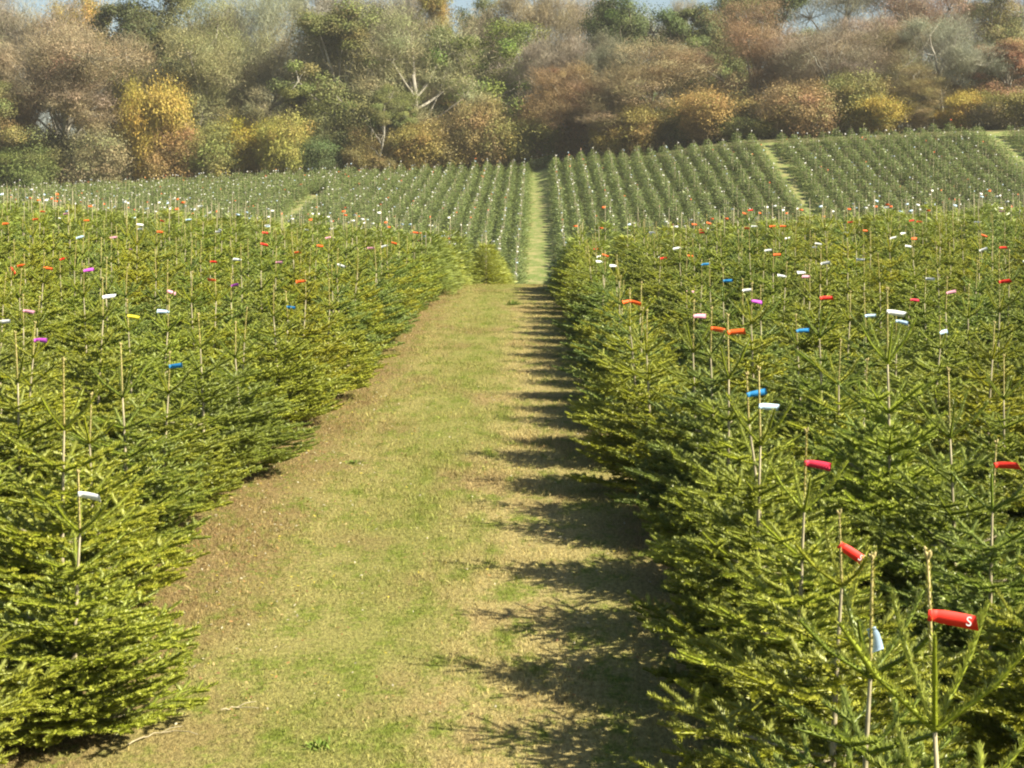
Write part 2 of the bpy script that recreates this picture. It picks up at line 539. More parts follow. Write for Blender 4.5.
def tag_mesh(color, seed, two=False):
    r = np.random.default_rng(seed)
    g = Geo(); Ls = .108; w = .032; th = .0004
    n = 9; ph = np.linspace(0, 2 * math.pi * .93, 10)
    rr = .0052
    lean_ = r.uniform(-.8, .8)
    twist = r.uniform(.003, .009) * r.choice([-1, 1])
    loop = np.stack([-rr * np.cos(ph) + 0.0, rr * np.sin(ph)], 1)
    xs = np.linspace(rr, Ls, n)
    bend = .004 * np.sin(np.linspace(0, 3.0, n) + r.uniform(0, 2)) * r.uniform(.3, 1.6)
    flag = np.stack([xs, bend - bend[0]], 1)
    sag = -np.linspace(0, 1, n) ** 1.6 * r.uniform(-.005, .015)
    for path, zz in ((loop, np.zeros(10)), (flag, sag)):
        T = np.gradient(path, axis=0); T /= np.linalg.norm(T, axis=1)[:, None]
        m = len(path)
        Nn = np.stack([-T[:, 1], T[:, 0]], 1) * th
        a = path - Nn; b = path + Nn; m = len(path)
        tw = np.zeros((m, 2)) if path is loop else np.c_[np.zeros(m), np.linspace(0, 1, m) ** 1.3 * twist]
        hw = np.full(m, w * .40) if path is loop else w * np.interp(np.linspace(0, 1, m), [0, .25, 1], [.40, .50, .54])
        slant = 0 if path is loop else np.linspace(0, 1, m)[:, None] ** 6 * np.array([[.010 * lean_, 0]])
        ring = np.stack([np.c_[a - tw - slant, zz - hw], np.c_[a + tw + slant, zz + hw], np.c_[b + tw + slant, zz + hw], np.c_[b - tw - slant, zz - hw]], 1)
        V = ring.reshape(-1, 3); idx = np.arange(m * 4).reshape(m, 4)
        Q = []
        for i in range(m - 1):
            for k in range(4):
                Q.append([idx[i, k], idx[i, (k + 1) % 4], idx[i + 1, (k + 1) % 4], idx[i + 1, k]])
        Q.append(list(idx[0])); Q.append(list(idx[-1][::-1]))
        g.add(V, Q, (1, 1, 1), 0)
    me = g.mesh('tag', [TAGM[color]])
    return me


TAG_ME = {c: [tag_mesh(c, i * 31 + len(c)) for i in range(3)] for c in TAGC}

# --- positions of every fir
NEAR_L = -2.56; NEAR_R = 1.00
near = []
ROW = 1.12; STEP = 1.24


def block(x_first, sgn, nrows, y0, y1, STEP=1.24):
    out = []
    for k in range(nrows):
        off = (k % 2) * STEP * .5
        y = y0 + off
        j = 0
        while y < y1:
            out.append([x_first + sgn * ROW * k + rng.normal(0, .07), y + rng.normal(0, .10), sgn, k])
            y += STEP; j += 1
    return out


near += block(NEAR_L, -1, 13, 1.2, 49, 1.05)
near += block(NEAR_R, 1, 13, 1.4, 38.5, 1.08)
near += [t for t in block(NEAR_R + ROW * .45, 1, 13, 38.6, 49)]
near += [t for t in block(-1.45, -1, 2, 44.8, 49)]
near += block(-1.45, -1, 14, 49.2, 70)
near += block(1.62, 1, 13, 49.2, 70)
near = [t for t in near]
trees = []
for x, y, sgn, k in near:
    H = 1.50 + (.17 if k else .06) * float(sstep(y, 10, 32)) + rng.normal(0, .11) + .03 * min(k, 4)
    trees.append(dict(x=x, y=y, side=sgn, row=k, H=float(np.clip(H, 1.2, 2.1)), tag=None, rz=rng.uniform(0, 6.28), w=rng.uniform(.92, 1.1) if k else rng.uniform(.97, 1.07)))
    if sgn < 0 and k == 0 and y < 8.6: trees[-1]['x'] -= .16

# tags seen in the photo: flag centre (pixels), colour
SEEN = [(14, 267, 'red'), (48, 267, 'orange'), (63, 259, 'red'), (108, 296, 'white'), (41, 339, 'magenta'), (88, 492, 'white'),
        (3, 321, 'white'), (160, 231, 'orange'), (213, 261, 'red'), (235, 285, 'magenta'), (172, 290, 'pink'), (320, 245, 'orange'),
        (290, 306, 'blue'), (176, 365, 'blue'), (62, 206, 'red'), (36, 219, 'orange'), (77, 205, 'orange'), (87, 202, 'white'),
        (138, 217, 'orange'), (205, 216, 'white'), (219, 214, 'white'), (163, 220, 'red'), (132, 315, 'yellow'), (88, 270, 'magenta'),
        (319, 201, 'orange'), (390, 206, 'white'), (383, 214, 'red'), (436, 203, 'white'), (452, 221, 'white'), (265, 232, 'red'),
        (132, 249, 'magenta'), (264, 243, 'red'), (33, 236, 'paleblue'), (86, 220, 'orange'), (108, 218, 'white'), (463, 228, 'red'),
        (652, 233, 'white'), (657, 257, 'white'), (663, 258, 'red'), (633, 246, 'red'), (607, 208, 'white'), (735, 331, 'orange'),
        (718, 327, 'orange'), (700, 315, 'pink'), (755, 393, 'blue'), (768, 404, 'paleblue'), (801, 330, 'blue'), (826, 297, 'red'),
        (869, 315, 'paleblue'), (895, 310, 'white'), (901, 320, 'paleblue'), (945, 332, 'paleblue'), (705, 264, 'blue'),
        (727, 280, 'blue'), (893, 238, 'white'), (815, 247, 'white'), (825, 263, 'white'), (787, 238, 'white'), (768, 250, 'white'),
        (777, 254, 'orange'), (1004, 281, 'red'), (1006, 463, 'red'), (1003, 247, 'red'), (817, 461, 'crimson'), (852, 542, 'red'),
        (888, 624, 'paleblue'), (948, 611, 'red'), (690, 291, 'pink'), (690, 255, 'orange'), (984, 234, 'orange'), (1013, 207, 'white'),
        (940, 183, 'white'), (933, 194, 'white'), (770, 215, 'orange'), (865, 230, 'orange'), (750, 210, 'red'), (966, 208, 'red'),
        (709, 222, 'orange'), (740, 215, 'white'), (696, 215, 'red'), (845, 232, 'paleblue'), (900, 213, 'red'), (983, 250, 'white'),
        (915, 299, 'crimson'), (757, 300, 'magenta'), (671, 212, 'white'), (640, 214, 'orange')]
SEEN.sort(key=lambda s: -s[1])
for px, py, c in SEEN:
    best = None
    for t in trees:
        if t['tag'] or t['y'] > 48: continue
        y = t['y']; stem_px = px - .045 * F / y
        X = (stem_px - VPX) * y / F
        z = CAM_H - (py - VPY) * y / F - float(terrain(X, y))
        if not (1.02 < z < 1.98): continue
        ze = abs(z - (t['H'] - .12))
        dx = abs(X - t['x'])
        if dx > .62: continue
        cost = dx + ze * .9
        if best is None or cost < best[0]: best = (cost, t, X, z)
    if best is None:
        print('no tree for', px, py, c); continue
    _, t, X, z = best
    t['x'] = X
    fr = rng.uniform(.05, .18)
    if (px, py) == (888, 624): fr = .20
    t['H'] = z + fr; t['tag'] = c; t['tagz'] = z; t['seen'] = (px, py)
for t in trees:
    if t['tag'] is None and rng.random() < .36 and t['y'] > 14 or t['tag'] is None and rng.random() < .0:
        t['tag'] = str(rng.choice(['white', 'white', 'white', 'white', 'white', 'orange', 'orange', 'red', 'orange', 'paleblue', 'pink', 'white'])); t['tagz'] = t['H'] - rng.uniform(.05, .2)
    t['z'] = float(terrain(t['x'], t['y']))
    t['px'] = VPX + F * t['x'] / t['y']
    t['dist'] = t['y']


def in_view(t):
    m = .72 * F / t['y']
    top = VPY - F * (t['z'] + t['H'] - CAM_H) / t['y']
    return -m < t['px'] < 1024 + m and top < 766 and t['y'] > 1.5


vis = sorted([t for t in trees if in_view(t)], key=lambda t: t['dist'])
print('near firs in view', len(vis))
ind = vis[:300]
for t in ind: t['ind'] = True
print('individual firs reach y =', ind[-1]['y'])
rest = [t for t in trees if not t.get('ind')]

ORD = ('first second third fourth fifth sixth seventh eighth ninth tenth eleventh twelfth thirteenth fourteenth fifteenth '
       'sixteenth seventeenth eighteenth nineteenth twentieth').split()


def ordinal(n):
    if n <= 20: return ORD[n - 1]
    tens = {2: 'twenty', 3: 'thirty', 4: 'forty'}[n // 10]
    if n % 10 == 0: return {20: 'twentieth', 30: 'thirtieth', 40: 'fortieth'}[n]
    return tens + '-' + ORD[n % 10 - 1]


rows = {}
for t in ind: rows.setdefault((t['side'], t['row']), []).append(t)
for (sd, rw), L in rows.items():
    L.sort(key=lambda t: t['y'])
    side = 'sunlit' if sd < 0 else 'shadow'
    for i, t in enumerate(L):
        tg = (TAGN[t['tag']] + '-tagged ') if t['tag'] else 'untagged '
        size = 'tall ' if t['H'] > 1.78 else ('short ' if t['H'] < 1.42 else '')
        if rw == 0:
            where = f'{ordinal(i + 1)} along the row edging the {side} side of the path'
        else:
            where = f'{ordinal(i + 1)} along {ordinal(rw + 1)} row from the path, {side} side'
        t['label'] = f'{tg}{size}green fir, {where}'

for i, t in enumerate(ind):
    lod = 'hi' if t['y'] < 15 else ('mid' if t['y'] < 27 else 'low')
    pr = PROTOS[lod][int(rng.integers(0, 5))]
    root = link(bpy.data.objects.new('fir_tree', None))
    root.empty_display_size = .3
    root.location = (t['x'], t['y'], t['z'] - .01)
    root.rotation_euler = (rng.normal(0, .012), rng.normal(0, .012), t['rz'])
    s = t['H'] / pr['H']; root.scale = (t['w'], t['w'], s)
    tag(root, t['label'], 'fir tree', 'young firs planted in rows beside the path')
    for nm in ('trunk', 'crown', 'leader'):
        link(bpy.data.objects.new(nm, pr[nm]), root)
    if t.get('seen'):
        root.rotation_euler = (0, 0, t['rz'])
        off = Matrix.Rotation(t['rz'], 2) @ Vector((pr['q'][0], pr['q'][1])) * t['w']
        root.location.x -= off.x; root.location.y -= off.y
    if t['tag']:
        me = TAG_ME[t['tag']][i % 3]
        tg = link(bpy.data.objects.new('tag', me), root)
        zl = t['tagz'] / s
        if zl < pr['zt']: zl = max(zl, pr['zt'] - .25)
        k = np.clip((zl - pr['zt']) / (pr['H'] - pr['zt']), 0, 1)
        pp = pr['p'] + (pr['q'] - pr['p']) * k if zl >= pr['zt'] else pr['p']
        tg.location = (pp[0], pp[1], zl)
        # flag points away to the right of the stem as most do in the wind
        tilt = rng.normal(0, .12); yaw = rng.normal(.0, .35)
        if t.get('seen') == (852, 542): tilt, yaw = .62, .1
        if t.get('seen') == (948, 611): tilt, yaw = .13, .05
        if t.get('seen') == (888, 624): tilt, yaw = 1.1, -.5
        if t.get('seen') == (14, 267): tilt, yaw = .9, .1
        if 'seen' not in t: yaw += rng.choice([0, 3.14])
        tg.rotation_euler = (0, tilt, yaw - t['rz'])
        ts = .62 if t.get('seen') == (888, 624) else 1.; tg.scale = (ts / t['w'], ts / t['w'], 1 / s)
        tg['label'] = TAGN[t['tag']] + ' plastic tag wrapped round the leader'
        if t.get('seen') in ((852, 542), (948, 611)):
            cu = bpy.data.curves.new('lettering', 'FONT'); cu.body = 'S'; cu.size = .030; cu.extrude = .0003
            cu.align_x = 'CENTER'; cu.align_y = 'CENTER'
            tmp = bpy.data.objects.new('tmp', cu); COL.objects.link(tmp)
            bpy.context.view_layer.update()
            mel = bpy.data.meshes.new_from_object(tmp); COL.objects.unlink(tmp); bpy.data.objects.remove(tmp)
            mel.materials.clear(); mel.materials.append(M_INK)
            lt = link(bpy.data.objects.new('lettering', mel), tg)
            lt.location = (.084, -.0150, 0); lt.rotation_euler = (R(90), 0, 0)

# --- the rest of the firs, one mass


def simple_fir(seed, H, Rm, nq, wq, green, tagmat=None, tagw=(.10, .035), stem=(.022, .008, .005)):
    """coarse fir: a cone of shoot strips, thin stem, leader and tag"""
    r = np.random.default_rng(seed); g = Geo()
    lead = .30; zt = H - lead
    n = nq
    f = r.random(n) ** .62            # 0 top .. 1 bottom
    z = zt - f * (zt - .10)
    z = z - (z % .16) * .5 + r.normal(0, .02, n)
    a = r.uniform(0, 6.28, n)
    Rr = Rm * (1 - (1 - f) ** 1.45) + .10
    k = r.random(n) ** .45 * 1.03
    d = np.stack([np.cos(a), np.sin(a), np.interp(f, [0, .3, 1], [.55, .22, .06])], 1)
    d = unit(d)
    tang = np.stack([-np.sin(a), np.cos(a), 0 * a], 1)
    dirn = unit(d + tang * r.normal(0, .6, n)[:, None] + r.normal(0, .08, (n, 3)))
    base = np.stack([np.cos(a) * Rr * k * .8, np.sin(a) * Rr * k * .8, z], 1)
    ln = (wq[1] * r.uniform(.7, 1.3, n))[:, None]
    up = np.array([0, 0, 1.])
    w = unit(np.cross(dirn, up) + r.normal(0, .35, (n, 3))) * wq[0] * .5
    V = np.stack([base - w * .6, base + dirn * ln * .7 - w, base + dirn * ln, base + dirn * ln * .7 + w], 1).reshape(-1, 3)
    c = green[None] * r.uniform(.7, 1.25, n)[:, None]
    kk = (np.clip(k - .6, 0, 1) * .9)[:, None]
    c = c * (1 - kk) + YOUNG[None] * np.array([[.8, .9, 1.2]]) * kk
    g.add(V, np.arange(n * 4).reshape(n, 4), np.repeat(c, 4, 0), 0)
    tube(g, [[0, 0, -.1], [0, 0, zt], [0, 0, H]], stem, (1, 1, 1), 1, 4)
    if tagmat is not None:
        th = r.uniform(-.6, .6); dx = np.array([math.cos(th), math.sin(th), r.normal(0, .15)]) * tagw[0]
        h = tagw[1] / 2; z0 = H - r.uniform(.05, .2)
        p = np.array([0, 0, z0]); nn = np.array([-math.sin(th), math.cos(th), 0]) * .002
        V = [p - [0, 0, h] - nn, p + dx - [0, 0, h] - nn, p + dx + [0, 0, h] - nn, p + [0, 0, h] - nn,
             p - [0, 0, h] + nn, p + dx - [0, 0, h] + nn, p + dx + [0, 0, h] + nn, p + [0, 0, h] + nn]
        g.add(V, [[0, 1, 2, 3], [7, 6, 5, 4], [0, 4, 5, 1], [3, 2, 6, 7], [1, 5, 6, 2], [0, 3, 7, 4]], (1, 1, 1), tagmat)
    return g.pack()


FARG = np.array((.105, .160, .050))
mass = Geo()
nearv = []; farv = []
tagopts = [None, None, None, 2, 2, 3, None, 4]
for k in range(8): nearv.append(simple_fir(500 + k, 1.6, .80, 2900, (.034, .16), GREENS[k % 4] * .88, tagopts[k]))
ftags = [2, 2, 2, None, None, 3, 2, None, None, 2, None, 4]
for k in range(12): farv.append(simple_fir(600 + k, 1.45, .74, 460, (.075, .19), FARG, ftags[k], (.12, .055), (.03, .010, .007)))


def place_mass(protos, x, y, H, h0, w=1.):
    g = protos[int(rng.integers(0, len(protos)))]
    a = rng.uniform(0, 6.28); s = H / h0; c, sn = math.cos(a), math.sin(a)
    M3 = np.array([[c * w, -sn * w, 0], [sn * w, c * w, 0], [0, 0, s]])
    # keep the tags facing the same general way: only small turns for those with a tag
    mass.add_geo(g, M3, np.array([x, y, float(terrain(x, y))]), rng.uniform(.88, 1.12))


for t in rest:
    place_mass(nearv, t['x'], t['y'], t['H'], 1.6, t['w'])
nf = 0
FS = 1.18


def far_rows(xs, y0, yend):
    global nf
    for x in xs:
        y = y0 + rng.uniform(0, .5)
        ye = yend if yend else field_end(x)
        while y < ye:
            xx = x + rng.normal(0, .06)
            lim = .36 * y + 6
            if -lim < xx < lim and rng.random() > .03:
                place_mass(farv, xx, y, 1.38 + np.clip(rng.normal(0, .17), -.5, .35), 1.45, rng.uniform(.85, 1.15)); nf += 1
            y += FS


far_rows(np.arange(1.75, 18.6, FS), 84, None)
far_rows(-np.arange(1.2, 17.9, FS), 84, None)
far_rows(np.arange(20.65, 38.2, FS), 88, None)
far_rows(np.arange(39.9, 58, FS), 92, None)
far_rows(-np.arange(20.3, 60, FS), 84, None)
far_rows([-19.2, -18.3], 140.5, 154)     # the side path stops short of the wood
for x in np.arange(-.5, 1.6, .5): place_mass(farv, x, 155.2 + rng.normal(0, .1), 1.5, 1.45)
print('far firs', nf)
me = mass.mesh('fir_plantation', [M_NEEDLE, M_STEM, TAGM['white'], TAGM['orange'], TAGM['paleblue'], TAGM['yellow']])
mo = link(bpy.data.objects.new('fir_plantation', me))
tag(mo, 'rows of small blue-green firs covering the far slope below the wood', 'fir plantation', kind='stuff')

# ------------------------------------------------------------------ grass blades and litter


def blades(name, n, xr, yr, hgt, wid, mat, ypow=1.0, label='', seed=3):
    r = np.random.default_rng(seed)
    # denser close to the camera, as many more would be needed far away
    y = yr[0] * (yr[1] / yr[0]) ** r.random(n)
    x = r.uniform(xr[0], xr[1], n)
    z = terrain(x, y) + .015
    patch = .5 + .5 * np.sin(x * 3.1 + 2 * np.sin(y * .9)) * np.sin(y * 1.7 + x)
    sc = (y / 12) ** .55
    h = hgt * r.lognormal(0, .35, n) * (.7 + .5 * patch) * np.clip(sc, .8, 1.1)
    a = r.uniform(0, 6.28, n)
    w = np.stack([np.cos(a), np.sin(a), 0 * a], 1) * (wid * np.clip(sc, .8, 2.5) * .5)[:, None]
    ln = np.stack([r.normal(0, .5, n), r.normal(0, .5, n), np.ones(n)], 1)
    ln = unit(ln) * h[:, None]
    bnd = np.stack([r.normal(0, .5, n), r.normal(0, .5, n), -.25 * np.ones(n)], 1) * h[:, None] * .35
    b = np.stack([x, y, z], 1)
    V = np.stack([b - w, b + w, b + ln + w * .6, b + ln + bnd + ln * .5], 1).reshape(-1, 3)
    c = r.uniform(.75, 1.25, n)[:, None] * np.ones((1, 3))
    dead = r.random(n) < .2
    c[dead] = c[dead] * np.array([1.12, 1.05, 1.0])
    me = mesh_np(name, V, np.arange(n * 4).reshape(n, 4), [mat], None, np.repeat(c, 4, 0))
    o = link(bpy.data.objects.new(name, me)); tag(o, label, 'grass', kind='stuff'); return o


blades('grass', 800000, (-2.75, 1.75), (6.3, 47), .014, .0020, M_BLADE, label='short mown grass, green and straw, on the path')

# fallen leaves and dry bits on the path
r = np.random.default_rng(11); n = 7000
y = 7.5 * (45 / 7.5) ** r.random(n); x = np.where(r.random(n) < .55, -2.5 + np.abs(r.normal(0, .6, n)), r.uniform(-2.5, 1.5, n))
z = terrain(x, y) + .03 + r.uniform(0, .015, n)
a = r.uniform(0, 6.28, n); s = r.uniform(.005, .015, n)[:, None]
u = unit(np.stack([np.cos(a), np.sin(a), r.normal(0, .4, n)], 1)); v = unit(np.cross(u, np.stack([r.normal(0, .4, n), r.normal(0, .4, n), np.ones(n)], 1)))
b = np.stack([x, y, z], 1)
V = np.stack([b - u * s, b - v * s * .5, b + u * s, b + v * s * .5], 1).reshape(-1, 3)
pal = np.array([(.30, .17, .06), (.38, .28, .12), (.42, .34, .05), (.20, .11, .05), (.45, .40, .28)])
c = pal[r.integers(0, 5, n)]
M_LITTER = foliage_mat('dry_leaves', rough=.7, spec=.2, transl=.1)
o = link(bpy.data.objects.new('leaf_litter', mesh_np('leaf_litter', V, np.arange(n * 4).reshape(n, 4), [M_LITTER], None, np.repeat(c, 4, 0))))
tag(o, 'small fallen brown and yellow leaves scattered over the path', 'leaf litter', kind='stuff')


def at(px, py, z=0.):
    Y = (CAM_H - z) * F / (py - VPY); return (px - VPX) * Y / F, Y


def twig(pts, label):
    g = Geo(); P = []
    for (px, py) in pts:
        X, Y = at(px, py); P.append((X, Y, float(terrain(X, Y)) + .035))
    P = np.array(P); o0 = P[0].copy()
    t = np.linspace(0, 1, 3 * len(P)); tt = np.linspace(0, 1, len(P))
    P = np.stack([np.interp(t, tt, P[:, k]) for k in range(3)], 1) + np.random.default_rng(len(label)).normal(0, .004, (len(t), 3))
    tube(g, P - o0, np.linspace(.0045, .002, len(P)), (1, 1, 1), 0, 5)
    k = len(P) // 2
    tube(g, [P[k] - o0, P[k] - o0 + [.04, .02, .015], P[k] - o0 + [.09, .03, .02]], [.003, .0025, .0015], (1, 1, 1), 0, 4)
    o = link(bpy.data.objects.new('twig', g.mesh('twig', [M_STEM]))); o.location = o0
    tag(o, label, 'twig', 'twigs lying on the path')


twig([(128, 752), (146, 742), (171, 737), (196, 741)], 'long pale dead twig at the foot of the sunlit firs')
twig([(222, 717), (236, 714), (258, 715)], 'short pale bent twig lying on brown grass')
twig([(575, 455), (592, 450), (610, 452)], 'thin dry twig lying in the shadow strip')


def weed(px, py, sz, n, label, seed):
    r = np.random.default_rng(seed); X, Y = at(px, py); g = Geo()
    a = r.uniform(0, 6.28, n); L = sz * r.uniform(.5, 1, n)
    e = r.uniform(.15, 1.1, n)
    d = np.stack([np.cos(a) * np.cos(e) * 1.0, np.sin(a) * np.cos(e), np.sin(e)], 1)
    w = np.stack([-np.sin(a), np.cos(a), 0 * a], 1) * (L * .09)[:, None]
    o0 = np.stack([r.normal(0, sz * .5, n), r.normal(0, sz * .35, n), 0 * a], 1)
    V = np.stack([o0 - w * .4, o0 + d * L[:, None] * .55 - w, o0 + d * L[:, None] * .95 - [0, 0, .006], o0 + d * L[:, None] * .55 + w], 1).reshape(-1, 3)
    c = np.array([.15, .21, .035])[None] * r.uniform(.7, 1.3, n)[:, None]
    g.add(V, np.arange(n * 4).reshape(n, 4), np.repeat(c, 4, 0), 0)
    o = link(bpy.data.objects.new('weed_clump', g.mesh('weed_clump', [M_LITTER])))
    o.location = (X, Y, float(terrain(X, Y)) + .015); tag(o, label, 'weed', 'green weed clumps in the path')


weed(318, 752, .06, 120, 'low spreading green weed clump close to the camera', 1)
weed(514, 306, .16, 90, 'dark green tuft on the path just before the crest', 2)
weed(355, 466, .07, 60, 'small green tuft beside the brown edge of the path', 3)

# ------------------------------------------------------------------ woodland


def wood_proto(seed, style, h=15., w=10., base=.05, nbig=15, nsub=9, trunk_r=.30, pale=True, bush=False):
    r = np.random.default_rng(seed)
    gt, gc = Geo(), Geo()
    top_tr = h * (.55 if not bush else .4)
    n = 8; zz = np.linspace(-.4, top_tr, n)
    off = np.cumsum(r.normal(0, .12, (n, 2)), 0) * (0 if bush else 1)
    off -= off[0]
    TP = np.c_[off, zz]
    if not bush:
        tube(gt, TP, np.linspace(trunk_r, trunk_r * .35, n), (1, 1, 1), 0, 8)

    def tpos(z): return np.array([np.interp(z, zz, TP[:, 0]), np.interp(z, zz, TP[:, 1]), z])
    lop = r.uniform(.65, 1.15, 8)
    cz = h * (base + 1) / 2; hz = h * (1 - base) / 2
    for i in range(nbig):
        # big clump centres over an ellipsoid, skewed outward
        th = r.uniform(0, 6.28); cth = r.uniform(-.85, .95); st = math.sqrt(1 - cth * cth)
        k = r.uniform(.30, 1.0) * lop[int(th / 6.29 * 8)]
        prof = 1.0 if cth > 0 else 1.0
        C0 = np.array([math.cos(th) * st * w / 2 * k * prof, math.sin(th) * st * w / 2 * k * prof, cz + cth * hz * (.35 + .60 * r.random())])
        rb = w * (r.uniform(.12, .26) if not bush else r.uniform(.14, .30))
        zs = min(max(C0[2] * r.uniform(.35, .7), h * .12), top_tr)
        if bush: zs = 0.1
        A = tpos(zs) if not bush else np.array([r.normal(0, .3), r.normal(0, .3), 0.])
        Mx = (A + C0) / 2 + np.array([0, 0, -.06 * h * r.random()]) + r.normal(0, .25, 3)
        t = np.linspace(0, 1, 6)[:, None]
        cur = (1 - t) ** 2 * A + 2 * t * (1 - t) * Mx + t * t * C0
        rr = trunk_r * r.uniform(.30, .48)
        tube(gt, cur, np.linspace(rr, rr * .4, 6), (1, 1, 1), 0, 5)
        for j in range(nsub):
            dv = unit(r.normal(0, 1, 3) + unit(C0 - np.array([0, 0, cz])) * .6)
            S = C0 + dv * rb * r.uniform(.5, 1.15)
            if S[2] < .25 * (1 if bush else 2): S[2] = .3 * (1 if bush else 2)
            Mx = (C0 + S) / 2 + r.normal(0, .12, 3)
            cur = (1 - t) ** 2 * C0 + 2 * t * (1 - t) * Mx + t * t * S
            tube(gt, cur[::2], [rr * .45, rr * .3, rr * .14], (1, 1, 1), 0, 4)
            ccol = np.clip(r.normal(1, .16 if bush else .2), .55, 1.5) * np.clip(1 + r.normal(0, .07, 3), .8, 1.2)
            rs = rb * (r.uniform(.45, .8) if not bush else r.uniform(.6, 1.05))
            if style in ('bare', 'mixed'):
                m = 260 if style == 'bare' else 190
                out = unit(S - np.array([0, 0, cz * .6]))
                dd = unit(r.normal(0, .75, (m, 3)) + out * .7 + np.array([0, 0, .35]))
                p = S + r.normal(0, rs * .45, (m, 3))
                L = r.uniform(.25, .75, m)[:, None] * w / 10
                ww = unit(np.cross(dd, r.normal(0, 1, (m, 3)))) * r.uniform(.007, .016, m)[:, None] * w / 10
                V = np.stack([p - ww, p + ww, p + dd * L + ww * .3, p + dd * L * .98 - ww * .3], 1).reshape(-1, 3)
                c = (ccol[None] * .5 + .55) * r.uniform(.8, 1.3, m)[:, None]
                gc.add(V, np.arange(m * 4).reshape(m, 4), np.repeat(c, 4, 0), 0)
            m = {'bare': 80, 'mixed': 190, 'leafy': 430, 'dense': 520}[style] 
            lsz = {'bare': .05, 'mixed': .065, 'leafy': .080, 'dense': .090}[style] * (1.55 if bush else 1) * (w / 10) ** .4
            q = r.normal(0, .40, (m, 3)) * rs if style in ('bare', 'mixed') else unit(r.normal(0, 1, (m, 3))) * (r.random(m) ** .45)[:, None] * rs
            q[:, 2] *= .7
            p = S + q
            e1 = unit(r.normal(0, 1, (m, 3))); nrm = unit(unit(q) * (.25 if bush else .8) + unit(C0 - [0, 0, cz]) * .5 + r.normal(0, .45, (m, 3)) + np.array([0, 0, .3]))
            e1 = unit(np.cross(nrm, e1)); e2 = np.cross(nrm, e1)
            s1 = lsz * r.uniform(.6, 1.3, m)[:, None]
            V = np.stack([p - e1 * s1, p - e2 * s1 * .6, p + e1 * s1, p + e2 * s1 * .6], 1).reshape(-1, 3)
            c = ccol[None] * r.uniform(.74, 1.26, m)[:, None]
            gc.add(V, np.arange(m * 4).reshape(m, 4), np.repeat(c, 4, 0), 0)
    tm = M_TRUNK if pale else M_TRUNKD
    return dict(trunk=gt.mesh('trunk' if not bush else 'branches', [tm], True), crown=gc.mesh('crown' if not bush else 'foliage', [M_LEAF]), h=h, w=w, bush=bush)


WP = {
    'bare': [wood_proto(31 + k, 'bare', nbig=20, nsub=10) for k in range(3)],
    'mixed': [wood_proto(41 + k, 'mixed', nbig=21, nsub=10) for k in range(3)],
    'leafy': [wood_proto(51 + k, 'leafy', nbig=21, nsub=9) for k in range(3)],
    'dense': [wood_proto(61 + k, 'dense', nbig=20, nsub=9, base=.05, pale=False) for k in range(2)],
    'bush': [wood_proto(71 + k, 'mixed', h=4., w=5., base=.0, nbig=14, nsub=10, trunk_r=.12, bush=True, pale=False) for k in range(3)],
    'bushy': [wood_proto(81 + k, 'mixed', h=4., w=5., base=.0, nbig=14, nsub=10, trunk_r=.12, bush=True) for k in range(3)],
}

PINK = (.28, .25, .155); RUSS = (.30, .20, .10); GREY = (.27, .235, .155); OLIV = (.20, .19, .065); TAN = (.33, .255, .15)
DKGR = (.095, .115, .032); MDGR = (.13, .155, .040); BRGR = (.17, .21, .040); YEL = (.42, .31, .06); YELG = (.27, .24, .075)
ORNG = (.31, .23, .085); BRN = (.25, .205, .095); SILV = (.30, .27, .18); GOLD = (.33, .27, .06)
wcount = 0


def woodt(px, top, wpx, Y, style, colr, label, kind='tree', var=0, group='trees of the wood behind the plantation', hmin=None):
    global wcount
    X = (px - VPX) * Y / F; z0 = float(terrain(X, Y))
    ztop = CAM_H + (VPY - (top - (14 if Y > 178 else (8 if style not in ('bush', 'bushy') else 0)))) * Y / F
    h = ztop - z0; w = wpx * Y / F * (1.22 if style not in ('bush', 'bushy') else random.uniform(1.15, 1.45))
    if style in ('bush', 'bushy'): Y += random.uniform(-.5, 3); h *= random.uniform(.95, 1.3)
    if style in ('bush', 'bushy'): name = 'autumn_bush'; cat = 'bush'
    else: name = 'woodland_tree'; cat = 'tree'
    pr = WP[style][var % len(WP[style])] if not (style in ('bush', 'bushy') and w > 7.5) else WP['mixed'][var % 3]
    root = link(bpy.data.objects.new(name, None)); root.location = (X, Y, z0)
    root.rotation_euler = (0, 0, random.uniform(0, 6.28))
    root.scale = (w / pr['w'], w / pr['w'], max(h, 1.2) / pr['h'])
    tag(root, label, cat, group)
    link(bpy.data.objects.new('branches' if pr['bush'] else 'trunk', pr['trunk']), root)
    c = link(bpy.data.objects.new('foliage' if pr['bush'] else 'crown', pr['crown']), root)
    c.color = (*[v * random.uniform(.93, 1.07) for v in colr], 1)
    wcount += 1
    return root


T = woodt
# back row (tops against the sky)
BACK = 'trees along the back of the wood'
T(-60, -8, 130, 196, 'mixed', PINK, 'pinkish bare tree cut off by the picture edge, behind the yellow-green tree', var=0, group=BACK)
T(22, -14, 120, 192, 'bare', PINK, 'pale pinkish bare tree rising behind the russet tree', var=1, group=BACK)
T(80, -8, 60, 196, 'leafy', GOLD, 'golden-green treetop beside the dark evergreen', var=2, group=BACK)
T(135, -10, 105, 182, 'dense', DKGR, 'dark green evergreen rising above the bright yellow bush', var=0, group=BACK)
T(214, 8, 80, 196, 'bare', PINK, 'thin pinkish treetop under the pale sky gap', var=2, group=BACK)
T(272, -4, 100, 194, 'bare', PINK, 'pinkish grey bare crown between two sky gaps', var=0, group=BACK)
T(340, -12, 110, 197, 'mixed', GREY, 'grey twiggy crown behind the ivy-green tree', var=1, group=BACK)
T(395, -10, 90, 194, 'bare', GREY, 'grey bare crown above the tree with white branches', var=1, group=BACK)
